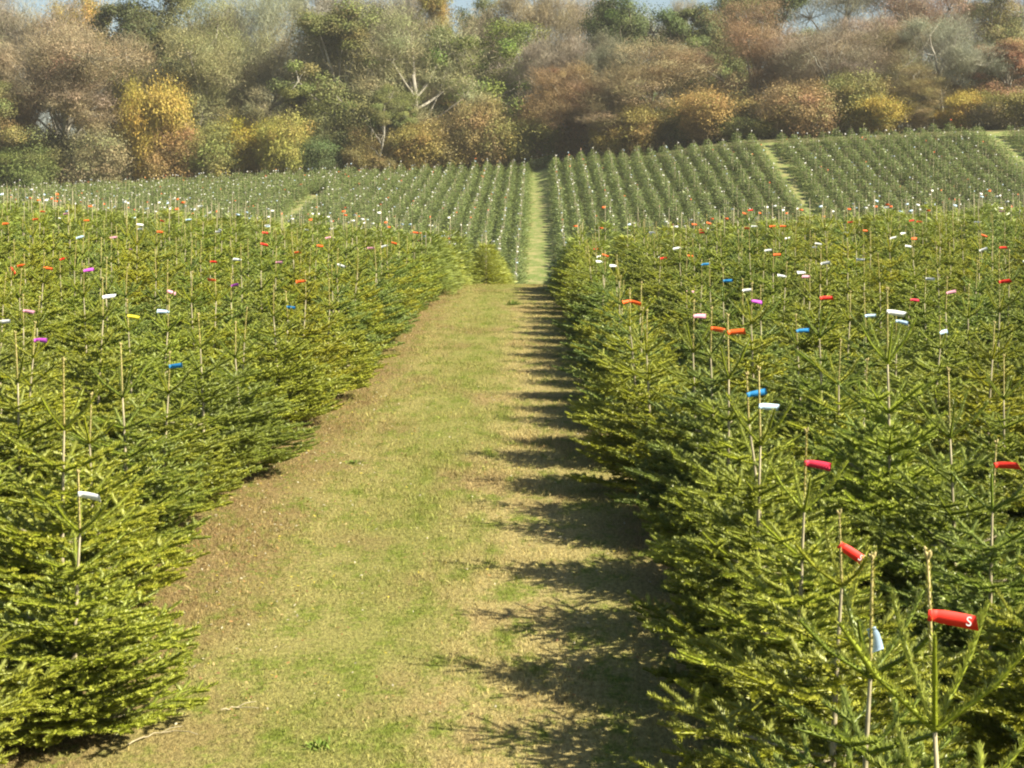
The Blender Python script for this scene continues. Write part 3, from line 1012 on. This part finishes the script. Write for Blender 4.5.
T(438, -14, 48, 190, 'leafy', GOLD, 'narrow golden-green treetop beside the sky gap', var=1, group=BACK)
T(478, 4, 60, 195, 'leafy', MDGR, 'small dark green treetop under the sky gap', var=0, group=BACK)
T(530, -14, 95, 188, 'bare', TAN, 'tall pale tan bare tree behind the bright green tree', var=2, group=BACK)
T(588, 6, 70, 197, 'bare', TAN, 'faint tan bare crown touching the dark green oak', var=0, group=BACK)
T(630, -6, 82, 180, 'dense', DKGR, 'dark green oak over the silvery willow scrub', var=1, group=BACK)
T(700, 3, 84, 183, 'dense', MDGR, 'mid green round oak beside the darker one', var=0, group=BACK)
T(665, 8, 60, 198, 'bare', PINK, 'pinkish twigs showing between two green oaks', var=1, group=BACK)
T(770, -10, 95, 190, 'leafy', DKGR, 'dark grey-green crown behind the red-brown tree', var=1, group=BACK)
T(850, -16, 110, 192, 'bare', PINK, 'pinkish bare crown above the forked white trunk', var=0, group=BACK)
T(915, -14, 100, 190, 'mixed', TAN, 'tan twiggy crown over the leaning pale trunk', var=2, group=BACK)
T(985, -6, 80, 186, 'leafy', OLIV, 'olive-gold treetop near the upper corner', var=0, group=BACK)
T(1050, -12, 110, 190, 'mixed', TAN, 'tan crown cut off by the upper picture corner', var=1, group=BACK)
T(1130, -8, 130, 188, 'mixed', GREY, 'grey crown outside the corner of the wood', var=1, group=BACK)
# middle row
T(4, 82, 80, 160, 'leafy', YELG, 'yellow-green tree at the edge of the picture beside the russet tree', var=0)
T(66, 22, 135, 164, 'mixed', (.30, .230, .125), 'broad russet-brown tree with a pale trunk at its foot', var=1)
T(186, 60, 70, 172, 'leafy', (.11, .125, .045), 'dark olive tree between the evergreen and pale branches', var=2)
T(204, 22, 105, 170, 'mixed', (.24, .23, .11), 'olive-grey half-bare tree with pale branches', var=2)
T(268, 22, 105, 168, 'mixed', (.26, .235, .12), 'grey-olive bare tree above the low yellow bushes', var=0)
T(340, 10, 110, 166, 'leafy', (.18, .19, .055), 'ivy-green tree with dark hollows in its crown', var=1)
T(412, 2, 130, 167, 'mixed', (.28, .255, .13), 'large grey-brown tree with tangled whitish branches', var=0)
T(392, 90, 60, 162, 'leafy', (.17, .18, .055), 'green tree with a leaning pale trunk', var=2)
T(492, 22, 100, 172, 'leafy', BRGR, 'bright green tree still in full leaf', var=0)
T(560, 40, 90, 170, 'bare', GREY, 'grey bare tree behind the brown thicket', var=2)
T(612, 38, 62, 166, 'mixed', (.20, .19, .11), 'small grey-green tree in front of the dark oak', var=1)
T(752, 20, 98, 160, 'mixed', RUSS, 'red-brown tree still holding its dry leaves', var=2)
T(828, 20, 110, 156, 'bare', (.28, .235, .14), 'pinkish tree with a forked white trunk', var=1)
T(895, 30, 95, 156, 'mixed', BRN, 'brown tree with a leaning pale branch', var=1)
T(940, 22, 85, 152, 'bare', SILV, 'silvery tree with bright pale forked limbs', var=0)
T(1008, 48, 85, 150, 'leafy', (.33, .20, .10), 'rusty orange tree at the picture edge', var=1)
T(985, 70, 55, 156, 'mixed', (.17, .15, .06), 'dark olive tree behind the rusty orange one', var=2)
T(1085, 30, 110, 152, 'leafy', BRN, 'brown tree just past the picture edge', var=2)
T(-70, 40, 120, 162, 'leafy', OLIV, 'olive tree just past the picture edge', var=2)
# bushes in front
BU = 'bushes along the front of the wood'
B = lambda px, top, wpx, Y, st, c, lab, var=0: woodt(px, top, wpx, Y, st, c, lab, 'bush', var, BU)
B(-30, 130, 80, 158, 'bush', OLIV, 'olive bush past the corner of the field')
B(22, 150, 50, 158, 'bush', MDGR, 'low green bush under the yellow-green tree', 1)
B(52, 140, 44, 161, 'bush', (.10, .11, .04), 'dark bush beside the pale trunk foot', 2)
B(95, 148, 60, 160, 'bushy', BRN, 'brown bush in the shade of the russet tree', 1)
B(153, 92, 42, 161, 'bush', YEL, 'tall bright yellow bush, the brightest in the wood', 0)
B(178, 132, 46, 160, 'bush', (.32, .235, .08), 'amber bush at the foot of the bright yellow one', 1)
B(218, 140, 50, 160, 'bush', YELG, 'yellow-green bush next to the amber one', 2)
B(248, 128, 52, 161, 'bush', (.34, .27, .04), 'yellow bush in front of the grey-olive tree', 0)
B(284, 132, 46, 160, 'bush', GOLD, 'gold bush behind the end of the grassy side path', 1)
B(310, 146, 40, 158, 'bush', (.12, .14, .045), 'low green bush at the end of the grassy side path', 2)
B(342, 128, 56, 160, 'bush', (.13, .15, .05), 'dark green bush below the ivy-green tree', 0)
B(378, 140, 40, 159, 'bushy', (.26, .22, .07), 'straw-coloured bush by the leaning pale trunk', 2)
B(415, 132, 56, 160, 'bush', (.28, .20, .06), 'ochre bush below the tangled whitish branches', 1)
B(452, 122, 54, 161, 'bushy', (.30, .24, .09), 'pale brown bush beside the ochre one', 0)
B(484, 118, 50, 160, 'bush', ORNG, 'orange-brown bush below the bright green tree', 2)
B(520, 128, 50, 161, 'bush', (.22, .19, .055), 'olive bush above the head of the grass path', 0)
B(553, 112, 50, 160, 'bushy', (.30, .19, .075), 'russet thicket just past the head of the grass path', 1)
B(588, 66, 78, 160, 'bushy', (.29, .205, .095), 'tall brown-orange thicket left of the silvery willow thicket', 0)
B(655, 66, 108, 157, 'bushy', (.31, .265, .14), 'broad silvery willow thicket', 2)
B(625, 108, 50, 153, 'bush', (.28, .21, .06), 'ochre bush at the foot of the willow thicket', 1)
B(682, 112, 50, 151, 'bush', (.20, .19, .06), 'olive bush under the silvery thicket', 2)
B(715, 100, 52, 149, 'bush', (.35, .26, .08), 'golden orange bush beside the silvery thicket', 0)
B(750, 104, 50, 147, 'bush', (.16, .165, .055), 'dull green bush below the red-brown tree', 1)
B(795, 92, 56, 146, 'bush', ORNG, 'orange bush left of the olive pair', 2)
B(768, 118, 46, 143, 'bush', YELG, 'yellow-green bush at the head of the stony side path', 0)
B(852, 88, 60, 146, 'bush', (.22, .21, .055), 'olive bush, the taller of the olive pair', 1)
B(880, 98, 46, 143, 'bush', (.36, .28, .05), 'small yellow bush between two olive ones', 0)
B(912, 82, 62, 146, 'bushy', (.25, .22, .08), 'pale olive bush under the silvery tree', 2)
B(962, 98, 44, 144, 'bush', YEL, 'bright yellow bush below the rusty orange tree', 1)
B(985, 104, 44, 143, 'bush', BRN, 'brown bush beside the bright yellow one', 2)
B(1012, 98, 46, 142, 'bush', (.22, .20, .05), 'olive bush at the picture edge by the field corner', 0)
B(1050, 94, 60, 142, 'bush', BRN, 'brown bush past the field corner', 1)
print('wood trees', wcount)

# dark understorey that closes the wood between the trunks
r = np.random.default_rng(77); n = 300000
x = r.uniform(-75, 70, n); y = np.interp(x, [-60, 1, 10, 20, 60], [164, 164, 152, 148, 147]) + r.uniform(0, 26, n)
hh = 4.0 + 1.6 * np.sin(x * .5 + np.sin(y * .4) * 2) + 1.0 * np.sin(x * 1.3 + 2)
z = terrain(x, y) + hh * r.random(n) ** .8
a = r.normal(0, 1, (n, 3)); e1 = unit(a); e2 = unit(np.cross(e1, r.normal(0, 1, (n, 3)))); sz = r.uniform(.05, .12, n)[:, None]
b = np.stack([x, y, z], 1)
V = np.stack([b - e1 * sz, b - e2 * sz * .6, b + e1 * sz, b + e2 * sz * .6], 1).reshape(-1, 3)
cl = .5 + .5 * np.sin(x * .8 + 1.7 * np.sin(y * .6))
c = (np.array([.13, .14, .05])[None] * (1 - cl[:, None]) + np.array([.22, .17, .075])[None] * cl[:, None]) * r.uniform(.75, 1.25, n)[:, None]
o = link(bpy.data.objects.new('undergrowth', mesh_np('undergrowth', V, np.arange(n * 4).reshape(n, 4), [M_LITTER], None, np.repeat(c, 4, 0))))
tag(o, 'tangled brown and green undergrowth between the trunks of the wood', 'undergrowth', kind='stuff')

# pale leaning trunks seen clearly in the wood


def limb_tree(px, pts, Y, rad, label):
    """a bare pale stem: pts are (dx, z) in metres"""
    g = Geo(); X = (px - VPX) * Y / F; z0 = float(terrain(X, Y))
    root = link(bpy.data.objects.new('bare_tree', None)); root.location = (X, Y, z0)
    tag(root, label, 'tree', 'pale bare stems in the wood')
    for k, P in enumerate(pts):
        P = np.array([(a, b_, c_) for a, b_, c_ in P]); gg = Geo()
        rr = rad if k == 0 else rad * .55
        t = np.linspace(0, 1, 10); tt = np.linspace(0, 1, len(P))
        Q = np.stack([np.interp(t, tt, P[:, i]) for i in range(3)], 1) + np.random.default_rng(k + int(px)).normal(0, .07, (10, 3))
        tube(gg, Q, np.linspace(rr, rr * .35, 10), (1, 1, 1), 0, 7)
        rr_ = np.random.default_rng(int(px) * 7 + k)
        for m in range(7):
            q = Q[int(rr_.integers(3, 10))]; d = unit(rr_.normal(0, 1, 3) + [0, 0, .5])
            tube(gg, [q, q + d * .8, q + unit(d + rr_.normal(0, .3, 3)) * 1.7], [rr * .28, rr * .18, .012], (1, 1, 1), 0, 4)
        link(bpy.data.objects.new('trunk' if k == 0 else 'limb', gg.mesh('stem', [M_TRUNK], True)), root)


limb_tree(376, [[(0, 0, -.3), (.35, 0, 1.8), (.9, 0, 4), (.8, 0, 7)], [(.6, 0, 3), (-.6, -.3, 5)]], 158.5, .16, 'leaning pale trunk at the edge of the wood, near the middle')
limb_tree(828, [[(0, 0, -.3), (.1, 0, 3), (.1, 0, 5.2), (1.5, -.3, 8.5)], [(.1, 0, 5.0), (-1.6, -.4, 7.4), (-2.2, -.4, 9)], [(.1, 0, 5.), (.0, .3, 9)]], 149.5, .14, 'forked white trunk among the bushes')
limb_tree(884, [[(0, 0, 0), (.1, 0, 3.4), (1.4, 0, 5.5), (3.4, 0, 7.6)]], 149, .12, 'long pale trunk leaning over the olive bush')
limb_tree(943, [[(0, 0, -.3), (-.1, 0, 3), (-.6, 0, 6), (-1.3, 0, 9)], [(-.1, 0, 3), (.7, -.3, 6), (1.2, -.3, 9)], [(-.4, 0, 5), (-1.8, -.3, 6.2)]], 149, .15, 'bright pale trunk splitting into forked limbs')

# ------------------------------------------------------------------ light
SUN_EL, SUN_AZ = 40., 113.     # azimuth clockwise from +Y : behind the camera, to the right
w = bpy.data.worlds.new('World'); SC.world = w; w.use_nodes = True
nt = w.node_tree; nt.nodes.clear()
sky = nt.nodes.new('ShaderNodeTexSky'); sky.sky_type = 'NISHITA'; sky.sun_disc = False
sky.sun_elevation = R(SUN_EL); sky.sun_rotation = R(SUN_AZ); sky.air_density = 1.0; sky.dust_density = 1.0; sky.ozone_density = 1.0
bg = nt.nodes.new('ShaderNodeBackground'); bg.inputs['Strength'].default_value = .052
wo = nt.nodes.new('ShaderNodeOutputWorld')
nt.links.new(sky.outputs[0], bg.inputs[0]); nt.links.new(bg.outputs[0], wo.inputs[0])
ld = bpy.data.lights.new('sun', 'SUN'); ld.energy = 5.0; ld.angle = R(.53); ld.color = (1, .93, .76)
lo = link(bpy.data.objects.new('sun', ld))
sd = Vector((math.sin(R(SUN_AZ)) * math.cos(R(SUN_EL)), math.cos(R(SUN_AZ)) * math.cos(R(SUN_EL)), math.sin(R(SUN_EL))))
lo.rotation_euler = sd.to_track_quat('Z', 'Y').to_euler(); lo.location = sd * 50

vs = SC.view_settings
vs.view_transform = 'Standard'; vs.look = 'None'; vs.gamma = 1; vs.exposure = 1.38; vs.use_curve_mapping = False
SC.render.engine = 'CYCLES'
SC.cycles.use_denoising = True
SC.cycles.max_bounces = 6
SC.cycles.filter_width = 2.1

# ------------------------------------------------------------------ autumn haze
HX0, HX1, HY0, HY1, HZ0, HZ1 = -160, 160, -20, 330, -7, 48
V = [(x, y, z) for z in (HZ0, HZ1) for y in (HY0, HY1) for x in (HX0, HX1)]
Q = [(0, 2, 3, 1), (4, 5, 7, 6), (0, 1, 5, 4), (2, 6, 7, 3), (0, 4, 6, 2), (1, 3, 7, 5)]
mh = bpy.data.materials.new('haze'); mh.use_nodes = True; nt = mh.node_tree; nt.nodes.clear()
out = nt.nodes.new('ShaderNodeOutputMaterial'); pv = nt.nodes.new('ShaderNodeVolumePrincipled')
pv.inputs['Color'].default_value = (1, .97, .90, 1); pv.inputs['Density'].default_value = .0003; pv.inputs['Anisotropy'].default_value = .2
nt.links.new(pv.outputs[0], out.inputs['Volume'])
ho = link(bpy.data.objects.new('haze', mesh_np('haze', V, Q, [mh])))
tag(ho, 'thin pale autumn haze over the field', 'haze', kind='stuff')
